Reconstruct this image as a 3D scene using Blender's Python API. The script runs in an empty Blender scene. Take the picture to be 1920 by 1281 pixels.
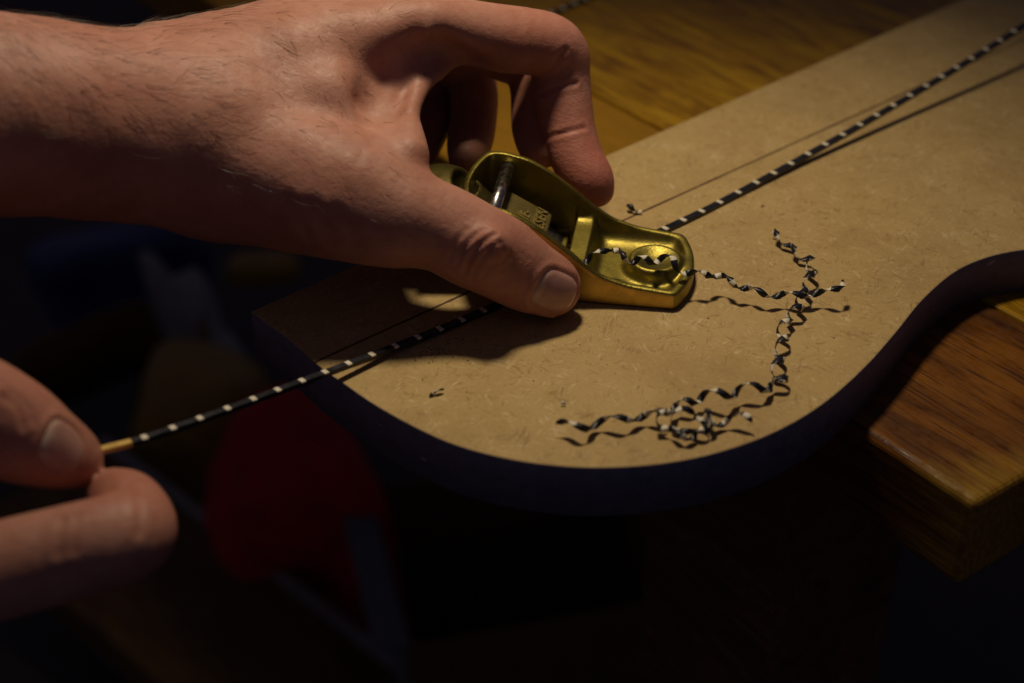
import bpy, bmesh, math, random
import numpy as np
from mathutils import Vector, Matrix
from mathutils.bvhtree import BVHTree

MM = 0.001
SC = bpy.context.scene
COL = SC.collection
rnd = random.Random(7)
nrs = np.random.RandomState(5)

# ---------------------------------------------------------------- camera
CAM_D, CAM_PITCH = 410.0, math.radians(33.3)
cam_data = bpy.data.cameras.new('camera')
cam = bpy.data.objects.new('camera', cam_data)
COL.objects.link(cam)
cam.location = (0, -CAM_D * math.cos(CAM_PITCH) * MM, CAM_D * math.sin(CAM_PITCH) * MM)
cam.rotation_euler = (math.pi / 2 - CAM_PITCH, 0, 0)
cam_data.lens = 50
cam_data.sensor_width = 36
cam_data.clip_start = 0.01
cam_data.clip_end = 20
cam_data.dof.use_dof = True
cam_data.dof.focus_distance = 0.425
cam_data.dof.aperture_fstop = 7.5
SC.camera = cam

# ---------------------------------------------------------------- world and lamp
world = bpy.data.worlds.new('World')
SC.world = world
world.use_nodes = True
world.node_tree.nodes['Background'].inputs[0].default_value = (0.72, 0.62, 1.0, 1)
world.node_tree.nodes['Background'].inputs[1].default_value = 0.037

LAMP = np.array([-6., 122., 390.])
AIM = np.array([-18., 42., 0.])
ld = bpy.data.lights.new('bench_lamp_light', 'SPOT')
ld.energy = 4.35
ld.color = (1.0, 0.83, 0.58)
ld.spot_size = math.radians(97)
ld.spot_blend = 1.0
ld.shadow_soft_size = 0.027
lo = bpy.data.objects.new('bench_lamp_light', ld)
COL.objects.link(lo)
lo.location = Vector(LAMP) * MM
lo.rotation_euler = (Vector(AIM) - Vector(LAMP)).to_track_quat('-Z', 'Y').to_euler()

SC.view_settings.view_transform = 'Standard'
SC.view_settings.look = 'None'
SC.view_settings.exposure = 0.0
SC.view_settings.gamma = 1.0
SC.view_settings.use_curve_mapping = False
SC.render.film_transparent = False

# ---------------------------------------------------------------- survey helpers (photo point + depth -> place in mm)
FPX = 1920 * 50 / 36
CPOS = np.array([0, -CAM_D * math.cos(CAM_PITCH), CAM_D * math.sin(CAM_PITCH)])
FW = np.array([0, math.cos(CAM_PITCH), -math.sin(CAM_PITCH)])
RT = np.array([1., 0, 0])
UP = np.cross(RT, FW)
def ray(x, y): return FW + RT * (x - 960) / FPX - UP * (y - 640.5) / FPX
def atz(x, y, z):
    d = ray(x, y); return CPOS + d * ((z - CPOS[2]) / d[2])
def aty(x, y, Y):
    d = ray(x, y); return CPOS + d * ((Y - CPOS[1]) / d[1])
def atd(x, y, dist):
    return CPOS + ray(x, y) * dist

# ---------------------------------------------------------------- object helpers
def tag(o, label=None, cat=None, group=None, kind=None):
    if label: o['label'] = label
    if cat: o['category'] = cat
    if group: o['group'] = group
    if kind: o['kind'] = kind
    return o
def empty(name, loc=(0, 0, 0), rz=0.0):
    o = bpy.data.objects.new(name, None); COL.objects.link(o)
    o.location = Vector(loc) * MM; o.rotation_euler = (0, 0, rz)
    o.empty_display_size = 0.01
    return o
def mesh_obj(name, verts, faces, mats, parent=None, smooth=False, midx=None):
    me = bpy.data.meshes.new(name)
    v = np.asarray(verts, float) * MM
    me.from_pydata(v.tolist(), [], faces if isinstance(faces, list) else faces.tolist())
    if not isinstance(mats, (list, tuple)): mats = [mats]
    for m in mats: me.materials.append(m)
    if midx is not None: me.polygons.foreach_set('material_index', np.asarray(midx, np.int32))
    if smooth: me.polygons.foreach_set('use_smooth', np.ones(len(me.polygons), bool))
    me.update()
    o = bpy.data.objects.new(name, me); COL.objects.link(o)
    if parent: o.parent = parent
    return o
def bm_obj(name, bm, mats, parent=None, smooth=False):
    me = bpy.data.meshes.new(name)
    bmesh.ops.scale(bm, vec=(MM,) * 3, verts=bm.verts)
    bm.to_mesh(me); bm.free()
    if not isinstance(mats, (list, tuple)): mats = [mats]
    for m in mats: me.materials.append(m)
    if smooth: me.polygons.foreach_set('use_smooth', np.ones(len(me.polygons), bool))
    o = bpy.data.objects.new(name, me); COL.objects.link(o)
    if parent: o.parent = parent
    return o
def box_bm(sx, sy, sz, bev=0.0, seg=2, c=(0, 0, 0)):
    bm = bmesh.new()
    bmesh.ops.create_cube(bm, size=1)
    bmesh.ops.scale(bm, vec=(sx, sy, sz), verts=bm.verts)
    if bev > 0: bmesh.ops.bevel(bm, geom=bm.edges[:], offset=bev, segments=seg, profile=0.5, affect='EDGES')
    bmesh.ops.translate(bm, vec=c, verts=bm.verts)
    return bm

# ---------------------------------------------------------------- material helpers
class NT:
    def __init__(s, name):
        s.m = bpy.data.materials.new(name); s.m.use_nodes = True
        s.t = s.m.node_tree; s.b = s.t.nodes['Principled BSDF']
    def n(s, typ, **kw):
        nd = s.t.nodes.new(typ)
        for k, v in kw.items():
            if k in ('i',):
                for kk, vv in v.items(): nd.inputs[kk].default_value = vv
            else: setattr(nd, k, v)
        return nd
    def l(s, a, b): s.t.links.new(a, b)
    def coords(s, kind='Object', scale=(1, 1, 1), rot=(0, 0, 0), loc=(0, 0, 0)):
        tc = s.n('ShaderNodeTexCoord'); mp = s.n('ShaderNodeMapping')
        mp.inputs['Scale'].default_value = scale; mp.inputs['Rotation'].default_value = rot; mp.inputs['Location'].default_value = loc
        s.l(tc.outputs[kind], mp.inputs[0]); return mp.outputs[0]
    def noise(s, vec, scale, detail=4, rough=0.55, dist=0.0):
        nd = s.n('ShaderNodeTexNoise', i={'Scale': scale, 'Detail': detail, 'Roughness': rough, 'Distortion': dist})
        s.l(vec, nd.inputs['Vector']); return nd.outputs['Fac']
    def ramp(s, fac, stops):
        r = s.n('ShaderNodeValToRGB'); e = r.color_ramp.elements
        while len(e) < len(stops): e.new(0.5)
        for el, (p, c) in zip(e, stops):
            el.position = p; el.color = (c, c, c, 1) if isinstance(c, (int, float)) else (*c, 1)
        s.l(fac, r.inputs[0]); return r.outputs[0]
    def mix(s, fac, a, b, mode='MIX'):
        m = s.n('ShaderNodeMix', data_type='RGBA', blend_type=mode)
        for val, idx in ((fac, 0), (a, 6), (b, 7)):
            if isinstance(val, (int, float)): m.inputs[idx].default_value = val
            elif isinstance(val, tuple): m.inputs[idx].default_value = (*val, 1)
            else: s.l(val, m.inputs[idx])
        return m.outputs[2]
    def math(s, op, a, b=0.0):
        m = s.n('ShaderNodeMath', operation=op)
        for val, idx in ((a, 0), (b, 1)):
            if isinstance(val, (int, float)): m.inputs[idx].default_value = val
            else: s.l(val, m.inputs[idx])
        return m.outputs[0]
    def bump(s, h, strength=0.3, dist=0.0005, prev=None):
        b = s.n('ShaderNodeBump'); b.inputs['Strength'].default_value = strength; b.inputs['Distance'].default_value = dist
        s.l(h, b.inputs['Height'])
        if prev is not None: s.l(prev, b.inputs['Normal'])
        return b.outputs[0]
    def set(s, **kw):
        names = {'color': 'Base Color', 'rough': 'Roughness', 'metal': 'Metallic', 'normal': 'Normal', 'spec': 'Specular IOR Level',
                 'coat': 'Coat Weight', 'coat_rough': 'Coat Roughness', 'sss': 'Subsurface Weight', 'sheen': 'Sheen Weight'}
        for k, v in kw.items():
            i = s.b.inputs[names[k]]
            if isinstance(v, tuple): i.default_value = (*v, 1)
            elif isinstance(v, (int, float)): i.default_value = v
            else: s.l(v, i)
        return s

def mat_simple(name, color, rough=0.6, metal=0.0, var=0.25, scale=60.0, bump=0.15, spec=0.4):
    t = NT(name); c = t.coords()
    nz = t.noise(c, scale, 5)
    dark = tuple(x * (1 - var) for x in color); lite = tuple(min(1, x * (1 + var)) for x in color)
    t.set(color=t.ramp(nz, [(0.3, dark), (0.7, lite)]), metal=metal, spec=spec,
          rough=t.ramp(nz, [(0.3, max(0.05, rough - 0.08)), (0.7, min(1, rough + 0.08))]))
    if bump: t.set(normal=t.bump(t.noise(c, scale * 6, 4), bump, 0.0004))
    return t.m

def mat_mdf():
    t = NT('mdf'); c = t.coords()
    base = t.ramp(t.noise(c, 38, 5, 0.6), [(0.25, (0.355, 0.238, 0.088)), (0.5, (0.415, 0.285, 0.110)), (0.75, (0.47, 0.33, 0.132))])
    fine = t.noise(c, 900, 3, 0.7)
    col = t.mix(t.ramp(fine, [(0.3, 0.0), (0.75, 0.5)]), base, (0.52, 0.37, 0.18))
    h = fine
    for i, (ang, lite) in enumerate([(0.3, 1), (1.25, 1), (2.2, 1), (2.8, 0), (0.8, 0), (1.8, 0)]):
        c0 = t.coords(rot=(0, 0, ang), loc=(i * 3.1, i * 1.7, 0))
        m2 = t.n('ShaderNodeMapping'); m2.inputs['Scale'].default_value = (230, 1500, 400); t.l(c0, m2.inputs[0]); cc = m2.outputs[0]
        f = t.noise(cc, 1.0, 2, 0.5, 0.8)
        big = t.noise(t.coords(loc=(i, 2 * i, 0)), 120, 2)
        f = t.math('MULTIPLY', f, t.math('ADD', big, 0.55))
        if lite: col = t.mix(t.ramp(f, [(0.68, 0.0), (0.80, 0.55)]), col, (0.66, 0.52, 0.30))
        else: col = t.mix(t.ramp(f, [(0.66, 0.0), (0.80, 0.52)]), col, (0.20, 0.115, 0.04))
    # dark resin specks
    v = t.n('ShaderNodeTexVoronoi', i={'Scale': 210.0}); t.l(t.coords(), v.inputs['Vector'])
    sp = t.ramp(v.outputs['Distance'], [(0.05, 1.0), (0.13, 0.0)])
    keep = t.ramp(t.noise(t.coords(loc=(5, 5, 0)), 190, 1), [(0.56, 0.0), (0.62, 0.8)])
    col = t.mix(t.math('MULTIPLY', sp, keep), col, (0.11, 0.06, 0.025))
    # handling stains
    st = t.ramp(t.noise(t.coords(loc=(0.31, 0.2, 0)), 17, 4, 0.6), [(0.5, 0.0), (0.70, 0.55)])
    col = t.mix(st, col, (0.29, 0.175, 0.07))
    t.set(color=col, rough=0.72, spec=0.25, normal=t.bump(h, 0.25, 0.0003))
    return t.m

def mat_paint():
    t = NT('black_edge_paint'); c = t.coords()
    n1 = t.noise(c, 300, 5, 0.65)
    chips = t.ramp(t.noise(t.coords(loc=(1, 1, 0), scale=(1, 1, 1.6)), 95, 3, 0.6), [(0.735, 0.0), (0.755, 1.0)])
    col = t.mix(chips, t.ramp(n1, [(0.3, (0.12, 0.112, 0.145)), (0.7, (0.185, 0.172, 0.21))]), (0.30, 0.24, 0.17))
    t.set(color=col, rough=t.ramp(n1, [(0.3, 0.42), (0.7, 0.6)]), spec=0.4, normal=t.bump(n1, 0.35, 0.0006))
    return t.m

def mat_wood(name, light, mid, dark, rough=0.32, coat=0.35, gscale=1.0):
    # grain runs along local X; each plank shifts the pattern by its own random value
    t = NT(name)
    tc = t.n('ShaderNodeTexCoord'); oi = t.n('ShaderNodeObjectInfo')
    add = t.n('ShaderNodeVectorMath', operation='ADD'); mul = t.n('ShaderNodeVectorMath', operation='SCALE')
    comb = t.n('ShaderNodeCombineXYZ')
    for k in range(3): t.l(oi.outputs['Random'], comb.inputs[k])
    t.l(comb.outputs[0], mul.inputs[0]); mul.inputs['Scale'].default_value = 3.7
    t.l(tc.outputs['Object'], add.inputs[0]); t.l(mul.outputs[0], add.inputs[1])
    def mp(s):
        m = t.n('ShaderNodeMapping'); m.inputs['Scale'].default_value = s; t.l(add.outputs[0], m.inputs[0]); return m.outputs[0]
    g1 = t.noise(mp((11 * gscale, 60 * gscale, 60 * gscale)), 1.0, 7, 0.62, 1.6)
    g2 = t.noise(mp((38 * gscale, 900 * gscale, 500 * gscale)), 1.0, 3, 0.6, 0.3)
    g3 = t.noise(mp((16, 26, 26)), 1.0, 4, 0.6)
    col = t.ramp(g1, [(0.32, dark), (0.47, mid), (0.6, light), (0.72, mid)])
    col = t.mix(t.ramp(g2, [(0.51, 0.0), (0.64, 0.85)]), col, dark)
    col = t.mix(t.ramp(g3, [(0.45, 0.0), (0.75, 0.45)]), col, dark)
    col = t.mix(t.ramp(oi.outputs['Random'], [(0.0, 0.0), (1.0, 0.3)]), col, dark)
    scr = t.noise(mp((180, 18, 18)), 1.0, 2, 0.5)
    t.set(color=col, rough=t.ramp(g1, [(0.3, rough - 0.08), (0.7, rough + 0.12)]), coat=coat, coat_rough=0.28, spec=0.25,
          normal=t.bump(scr, 0.12, 0.0005, t.bump(g2, 0.3, 0.0006)))
    return t.m

def mat_bench_worn():
    # red-brown varnish rubbed through to pale wood near the bench corner (local origin under the corner)
    m = mat_wood('bench_wood_worn', (0.23, 0.082, 0.005), (0.14, 0.046, 0.003), (0.045, 0.014, 0.002), 0.36, 0.0)
    t = NT.__new__(NT); t.m = m; t.t = m.node_tree; t.b = t.t.nodes['Principled BSDF']
    old = t.b.inputs['Base Color'].links[0].from_socket
    tc = t.n('ShaderNodeTexCoord'); sp = t.n('ShaderNodeSeparateXYZ'); t.l(tc.outputs['Object'], sp.inputs[0])
    d = t.math('ADD', t.math('MULTIPLY', sp.outputs[0], 24.0), t.math('MULTIPLY', sp.outputs[1], -11.0))
    nz = t.noise(t.coords(scale=(30, 110, 110)), 1.0, 5, 0.65, 0.8)
    d = t.math('ADD', d, t.math('MULTIPLY', nz, 0.9))
    worn = t.ramp(d, [(0.55, 0.85), (1.0, 0.0)])
    fine = t.noise(t.coords(scale=(40, 900, 500)), 1.0, 3)
    pale = t.ramp(fine, [(0.35, (0.18, 0.09, 0.008)), (0.6, (0.36, 0.21, 0.02))])
    rv = t.noise(t.coords(scale=(300, 300, 300)), 1.0, 5, 0.7)
    for l in list(t.b.inputs['Roughness'].links): t.t.links.remove(l)
    far = t.ramp(t.math('MULTIPLY', sp.outputs[0], 4.0), [(0.45, 0.0), (0.9, 0.6)])
    old = t.mix(far, old, (0.36, 0.19, 0.007))
    t.set(color=t.mix(worn, old, pale), rough=t.ramp(rv, [(0.35, 0.30), (0.6, 0.75)]))
    return m

def mat_brass(name, color=(0.60, 0.41, 0.10), rough=0.36, grain=0.35, brushed=False):
    t = NT(name); c = t.coords(scale=(40, 40, 400) if brushed else (1, 1, 1))
    n1 = t.noise(c, 1.0 if brushed else 1300, 4, 0.6)
    n2 = t.noise(t.coords(), 90, 4, 0.6)
    tarn = t.ramp(t.noise(t.coords(loc=(4, 2, 1)), 150, 6, 0.7, 0.5), [(0.45, 0.0), (0.7, 0.7)])
    col = t.mix(tarn, t.ramp(n2, [(0.3, tuple(x * 0.7 for x in color)), (0.65, color)]), (color[0] * 0.45, color[1] * 0.40, color[2] * 0.5))
    t.set(color=col, metal=1.0, rough=t.ramp(n2, [(0.3, rough + 0.12), (0.7, rough - 0.04)]), normal=t.bump(n1, grain, 0.0003))
    return t.m

def mat_steel(name, color=(0.55, 0.54, 0.52), rough=0.24):
    t = NT(name); c = t.coords()
    n = t.noise(c, 500, 4)
    t.set(color=t.ramp(n, [(0.3, tuple(x * 0.75 for x in color)), (0.7, color)]), metal=1.0, rough=t.ramp(n, [(0.3, rough - 0.05), (0.7, rough + 0.1)]))
    return t.m

def mat_skin():
    t = NT('skin'); c = t.coords()
    at = t.n('ShaderNodeAttribute', attribute_name='flush')
    base = t.ramp(t.noise(c, 55, 4, 0.6), [(0.3, (0.350, 0.155, 0.106)), (0.5, (0.43, 0.205, 0.148)), (0.72, (0.49, 0.255, 0.194))])
    mott = t.ramp(t.noise(t.coords(loc=(3, 1, 2)), 240, 4, 0.6), [(0.42, 0.0), (0.72, 0.5)])
    base = t.mix(mott, base, (0.36, 0.145, 0.095))
    col = t.mix(t.math('MULTIPLY', at.outputs['Fac'], 0.85), base, (0.42, 0.105, 0.075))
    v = t.n('ShaderNodeTexVoronoi', i={'Scale': 900.0}); v.feature = 'DISTANCE_TO_EDGE'; t.l(t.coords(), v.inputs['Vector'])
    cell = t.ramp(v.outputs['Distance'], [(0.0, 0.0), (0.14, 1.0)])
    pore = t.noise(t.coords(loc=(2, 2, 2)), 420, 4, 0.6)
    lc = t.n('ShaderNodeMapping'); lc.inputs['Scale'].default_value = (260, 700, 700); lc.inputs['Rotation'].default_value = (0, 0, 0); t.l(t.coords(rot=(0, 0, 0.5)), lc.inputs[0])
    lines = t.noise(lc.outputs[0], 1.0, 3, 0.6, 0.6)
    nrm = t.bump(cell, 0.12, 0.00015, t.bump(pore, 0.35, 0.0006, t.bump(lines, 0.30, 0.0004)))
    rid = t.n('ShaderNodeAttribute', attribute_name='ridge')
    nrm = t.bump(rid.outputs['Fac'], 0.35, 0.00012, nrm)
    t.set(color=col, rough=t.ramp(pore, [(0.3, 0.46), (0.7, 0.6)]), spec=0.34, sss=0.22, normal=nrm)
    t.b.inputs['Subsurface Radius'].default_value = (1.0, 0.35, 0.2)
    t.b.inputs['Subsurface Scale'].default_value = 0.0022
    return t.m

def mat_nail():
    t = NT('fingernail')
    at = t.n('ShaderNodeAttribute', attribute_name='along')
    n = t.noise(t.coords(), 200, 3)
    col = t.ramp(n, [(0.3, (0.40, 0.20, 0.165)), (0.7, (0.47, 0.26, 0.215))])
    col = t.mix(t.ramp(at.outputs['Fac'], [(0.10, 0.45), (0.22, 0.0), (0.90, 0.0), (0.95, 0.8)]), col, (0.60, 0.47, 0.38))
    rd = t.noise(t.coords(scale=(60, 60, 1500)), 1.0, 2)
    t.set(color=col, rough=0.24, spec=0.55, sss=0.15, normal=t.bump(rd, 0.12, 0.0002))
    t.b.inputs['Subsurface Radius'].default_value = (1.0, 0.35, 0.2)
    t.b.inputs['Subsurface Scale'].default_value = 0.0012
    return t.m

M = {
    'mdf': mat_mdf(), 'paint': mat_paint(), 'skin': mat_skin(), 'nail': mat_nail(),
    'bench': mat_wood('bench_wood', (0.43, 0.245, 0.010), (0.32, 0.165, 0.006), (0.11, 0.042, 0.002), 0.42, 0.06),
    'bench_worn': mat_bench_worn(),
    'rough_wood': mat_wood('rough_wood', (0.20, 0.11, 0.03), (0.14, 0.075, 0.02), (0.07, 0.033, 0.010), 0.6, 0.0),
    'leg_wood': mat_wood('leg_wood', (0.20, 0.07, 0.04), (0.14, 0.05, 0.03), (0.06, 0.022, 0.014), 0.5, 0.1),
    'brass': mat_brass('cast_brass', (0.34, 0.28, 0.058), 0.40, 0.35), 'brass_side': mat_brass('ground_brass', (0.62, 0.43, 0.12), 0.42, 0.25, True),
    'brass_dull': mat_brass('tarnished_brass', (0.46, 0.36, 0.12), 0.46, 0.35),
    'brass_shade': mat_brass('shaded_brass', (0.10, 0.08, 0.025), 0.55, 0.35),  # darker brass for the palm rest: the hand's shade put into its colour
    'steel': mat_steel('pin_steel'), 'blade': mat_steel('blade_steel', (0.30, 0.29, 0.29), 0.36),
    'black_fibre': mat_simple('black_fibre', (0.012, 0.012, 0.019), 0.38, 0, 0.3, 300, 0.2, 0.45),
    'white_fibre': mat_simple('white_fibre', (0.72, 0.66, 0.53), 0.55, 0, 0.08, 300, 0.1),
    'bare_wood': mat_simple('bare_wood', (0.62, 0.40, 0.10), 0.6, 0, 0.15, 300, 0.2),
    'pencil': mat_simple('brown_scribe', (0.075, 0.032, 0.012), 0.8, 0, 0.35, 500, 0.1),
    'hair': mat_simple('body_hair', (0.075, 0.036, 0.016), 0.45, 0, 0.2, 300, 0.0),
    'chip': mat_simple('bare_chip', (0.42, 0.36, 0.30), 0.8, 0, 0.3, 400, 0.3),
    'dust': mat_simple('dust', (0.07, 0.045, 0.025), 0.9, 0, 0.4, 300, 0.0),
    'pale_dust': mat_simple('pale_fibre', (0.66, 0.52, 0.32), 0.9, 0, 0.1, 300, 0.0),
    'red': mat_simple('red_cloth', (0.44, 0.010, 0.016), 0.8, 0, 0.3, 40, 0.3),
    'redcan': mat_simple('red_enamel', (0.28, 0.02, 0.02), 0.4, 0, 0.2, 40, 0.1),
    'blue': mat_simple('blue_plastic', (0.035, 0.05, 0.14), 0.45, 0, 0.2, 40, 0.1),
    'grey': mat_simple('grey_plastic', (0.26, 0.25, 0.23), 0.5, 0, 0.25, 40, 0.2),
    'yellow': mat_simple('yellow_plastic', (0.32, 0.19, 0.02), 0.5, 0, 0.2, 40, 0.1),
    'card': mat_simple('cardboard', (0.13, 0.075, 0.025), 0.85, 0, 0.15, 60, 0.15),
    'card_pale': mat_simple('pale_card', (0.13, 0.135, 0.14), 0.85, 0, 0.1, 60, 0.15),
    'floor': mat_simple('floor_concrete', (0.06, 0.05, 0.045), 0.9, 0, 0.3, 9, 0.3),
}

# ---------------------------------------------------------------- implicit surfaces
class Field:
    def __init__(s, lo, hi, h):
        s.lo = np.array(lo, float); s.h = h
        s.n = np.ceil((np.array(hi) - s.lo) / h).astype(int) + 1
        s.ax = [s.lo[k] + h * np.arange(s.n[k]) for k in range(3)]
    def blank(s, v=60.0): return np.full(s.n, v, np.float32)
    def window(s, lo, hi):
        a = np.clip(np.floor((np.asarray(lo) - s.lo) / s.h).astype(int), 0, s.n)
        b = np.clip(np.ceil((np.asarray(hi) - s.lo) / s.h).astype(int) + 1, 0, s.n)
        sl = tuple(slice(a[k], b[k]) for k in range(3))
        X, Y, Z = (s.ax[k][sl[k]].astype(np.float32) for k in range(3))
        return sl, X[:, None, None], Y[None, :, None], Z[None, None, :]
def smin(a, b, k):
    if k <= 0: return np.minimum(a, b)
    h = np.maximum(k - np.abs(a - b), 0) / k
    return np.minimum(a, b) - h * h * h * k * (1 / 6.0)
def smax(a, b, k): return -smin(-a, -b, k)
def sweep(F, st, sub=5, pad=13.0, f=None):
    """st: list of (point, radius, flat, up) stations; flat<1 is thinner along up. Catmull-Rom between stations."""
    P = np.array([x[0] for x in st], float); R = np.array([x[1] for x in st], float)
    FL = np.array([x[2] if len(x) > 2 else 1.0 for x in st], float)
    UPV = np.array([x[3] if len(x) > 3 else (0, 0, 1) for x in st], float)
    n = len(st); D = np.concatenate([P, R[:, None], FL[:, None], UPV], 1)
    ext = np.vstack([2 * D[0] - D[1], D, 2 * D[-1] - D[-2]])
    S = []
    for i in range(n - 1):
        p0, p1, p2, p3 = ext[i:i + 4]
        for t in np.linspace(0, 1, sub, endpoint=False):
            S.append(0.5 * ((2 * p1) + (p2 - p0) * t + (2 * p0 - 5 * p1 + 4 * p2 - p3) * t * t + (3 * p1 - p0 - 3 * p2 + p3) * t ** 3))
    S.append(D[-1]); S = np.array(S)
    if f is None: f = F.blank()
    for a, b in zip(S[:-1], S[1:]):
        r = max(a[3], b[3]) + pad
        sl, X, Y, Z = F.window(np.minimum(a[:3], b[:3]) - r, np.maximum(a[:3], b[:3]) + r)
        if 0 in f[sl].shape: continue
        ab = b[:3] - a[:3]; L2 = max(ab @ ab, 1e-9)
        u = a[5:8]; u = u - ab * (u @ ab) / L2; u /= max(np.linalg.norm(u), 1e-9)
        dx, dy, dz = X - a[0], Y - a[1], Z - a[2]
        t = np.clip((dx * ab[0] + dy * ab[1] + dz * ab[2]) / L2, 0, 1)
        ox, oy, oz = dx - t * ab[0], dy - t * ab[1], dz - t * ab[2]
        s = ox * u[0] + oy * u[1] + oz * u[2]
        fl = a[4] + (b[4] - a[4]) * t
        q = np.sqrt(np.maximum(ox * ox + oy * oy + oz * oz + s * s * (1 / (fl * fl) - 1), 1e-6))
        d = q - (a[3] + (b[3] - a[3]) * t)
        f[sl] = np.minimum(f[sl], d)
    return f
def ellipsoid(F, c, r, pad=13.0):
    f = F.blank(); c = np.array(c, float); r = np.array(r, float)
    sl, X, Y, Z = F.window(c - r - pad, c + r + pad)
    q = np.sqrt(((X - c[0]) / r[0]) ** 2 + ((Y - c[1]) / r[1]) ** 2 + ((Z - c[2]) / r[2]) ** 2)
    f[sl] = (q - 1) * min(r); return f
def surface_nets(f, F, smooth=2):
    nx, ny, nz = f.shape
    neg = f < 0
    cell = np.zeros((nx - 1, ny - 1, nz - 1), np.uint8)
    for i in (0, 1):
        for j in (0, 1):
            for k in (0, 1): cell += neg[i:nx - 1 + i, j:ny - 1 + j, k:nz - 1 + k]
    act = (cell > 0) & (cell < 8)
    idx = np.full(act.shape, -1, np.int64); I = np.argwhere(act); idx[act] = np.arange(len(I))
    acc = np.zeros((len(I), 3)); cnt = np.zeros(len(I))
    corners = [(i, j, k) for i in (0, 1) for j in (0, 1) for k in (0, 1)]
    for a in corners:
        for ax in range(3):
            if a[ax] == 1: continue
            b = list(a); b[ax] = 1
            va = f[I[:, 0] + a[0], I[:, 1] + a[1], I[:, 2] + a[2]]; vb = f[I[:, 0] + b[0], I[:, 1] + b[1], I[:, 2] + b[2]]
            m = (va < 0) != (vb < 0)
            t = np.where(m, va / np.where(m, va - vb, 1), 0)
            p = np.tile(np.array(a, float), (len(I), 1)); p[:, ax] += t
            acc[m] += p[m]; cnt[m] += 1
    V = F.lo + F.h * (I + acc / cnt[:, None])
    Q = []
    for ax in range(3):
        o1, o2 = [(1, 2), (2, 0), (0, 1)][ax]
        n = [nx, ny, nz]; s0 = [slice(None)] * 3; s1 = [slice(None)] * 3
        s0[ax] = slice(0, n[ax] - 1); s1[ax] = slice(1, n[ax])
        for o in (o1, o2): s0[o] = slice(1, n[o] - 1); s1[o] = slice(1, n[o] - 1)
        A, B = neg[tuple(s0)], neg[tuple(s1)]
        E = np.argwhere(A != B); off = np.zeros(3, int); off[o1] = off[o2] = 1
        E = E + off
        fl = neg[E[:, 0], E[:, 1], E[:, 2]]
        def cid(d1, d2):
            c = E.copy(); c[:, o1] += d1; c[:, o2] += d2
            return idx[c[:, 0], c[:, 1], c[:, 2]]
        q = np.stack([cid(-1, -1), cid(0, -1), cid(0, 0), cid(-1, 0)], 1)
        q[~fl] = q[~fl][:, ::-1]
        Q.append(q)
    Q = np.concatenate(Q); Q = Q[(Q >= 0).all(1)]
    if smooth: V = laplace(V, Q, smooth)
    return V, Q
def laplace(V, Q, it, lam=0.5):
    e = np.concatenate([Q[:, [0, 1]], Q[:, [1, 2]], Q[:, [2, 3]], Q[:, [3, 0]]])
    for _ in range(it):
        for l in (lam, -lam * 1.04):
            s = np.zeros_like(V); c = np.zeros(len(V))
            for k in range(3): s[:, k] = np.bincount(e[:, 0], V[e[:, 1], k], len(V)) + np.bincount(e[:, 1], V[e[:, 0], k], len(V))
            c = np.bincount(e[:, 0], minlength=len(V)) + np.bincount(e[:, 1], minlength=len(V))
            V = V + l * (s / np.maximum(c, 1)[:, None] - V)
    return V
def vnormals(V, Q):
    n = np.cross(V[Q[:, 2]] - V[Q[:, 0]], V[Q[:, 3]] - V[Q[:, 1]])
    N = np.zeros_like(V)
    for c in range(4):
        for k in range(3): N[:, k] += np.bincount(Q[:, c], n[:, k], len(V))
    return N / np.maximum(np.linalg.norm(N, axis=1), 1e-9)[:, None]
class Surf:
    def __init__(s, V, Q):
        s.t = BVHTree.FromPolygons(V.tolist(), Q.tolist())
    def cast(s, o, d):
        r = s.t.ray_cast(Vector(o), Vector(d))
        return (None, None) if r[0] is None else (np.array(r[0]), np.array(r[1]))
    def px(s, x, y): return s.cast(CPOS, ray(x, y))
def poly_dist(V, pts):
    d = np.full(len(V), 1e9)
    for a, b in zip(pts[:-1], pts[1:]):
        ab = b - a; t = np.clip(((V - a) @ ab) / (ab @ ab), 0, 1)
        d = np.minimum(d, np.linalg.norm(V - a - t[:, None] * ab, axis=1))
    return d
def smoothpath(pts, sub=8):
    P = np.array(pts, float); ext = np.vstack([2 * P[0] - P[1], P, 2 * P[-1] - P[-2]]); S = []
    for i in range(len(P) - 1):
        p0, p1, p2, p3 = ext[i:i + 4]
        for t in np.linspace(0, 1, sub, endpoint=False):
            S.append(0.5 * ((2 * p1) + (p2 - p0) * t + (2 * p0 - 5 * p1 + 4 * p2 - p3) * t * t + (3 * p1 - p0 - 3 * p2 + p3) * t ** 3))
    S.append(P[-1]); return np.array(S)

# ================================================================ SETTING
FLOOR_Z = -820.0
fl = mesh_obj('floor', [(-4000, -1500, FLOOR_Z), (4000, -1500, FLOOR_Z), (4000, 7000, FLOOR_Z), (-4000, 7000, FLOOR_Z)], [(0, 1, 2, 3)], M['floor'])
tag(fl, kind='structure')

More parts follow.
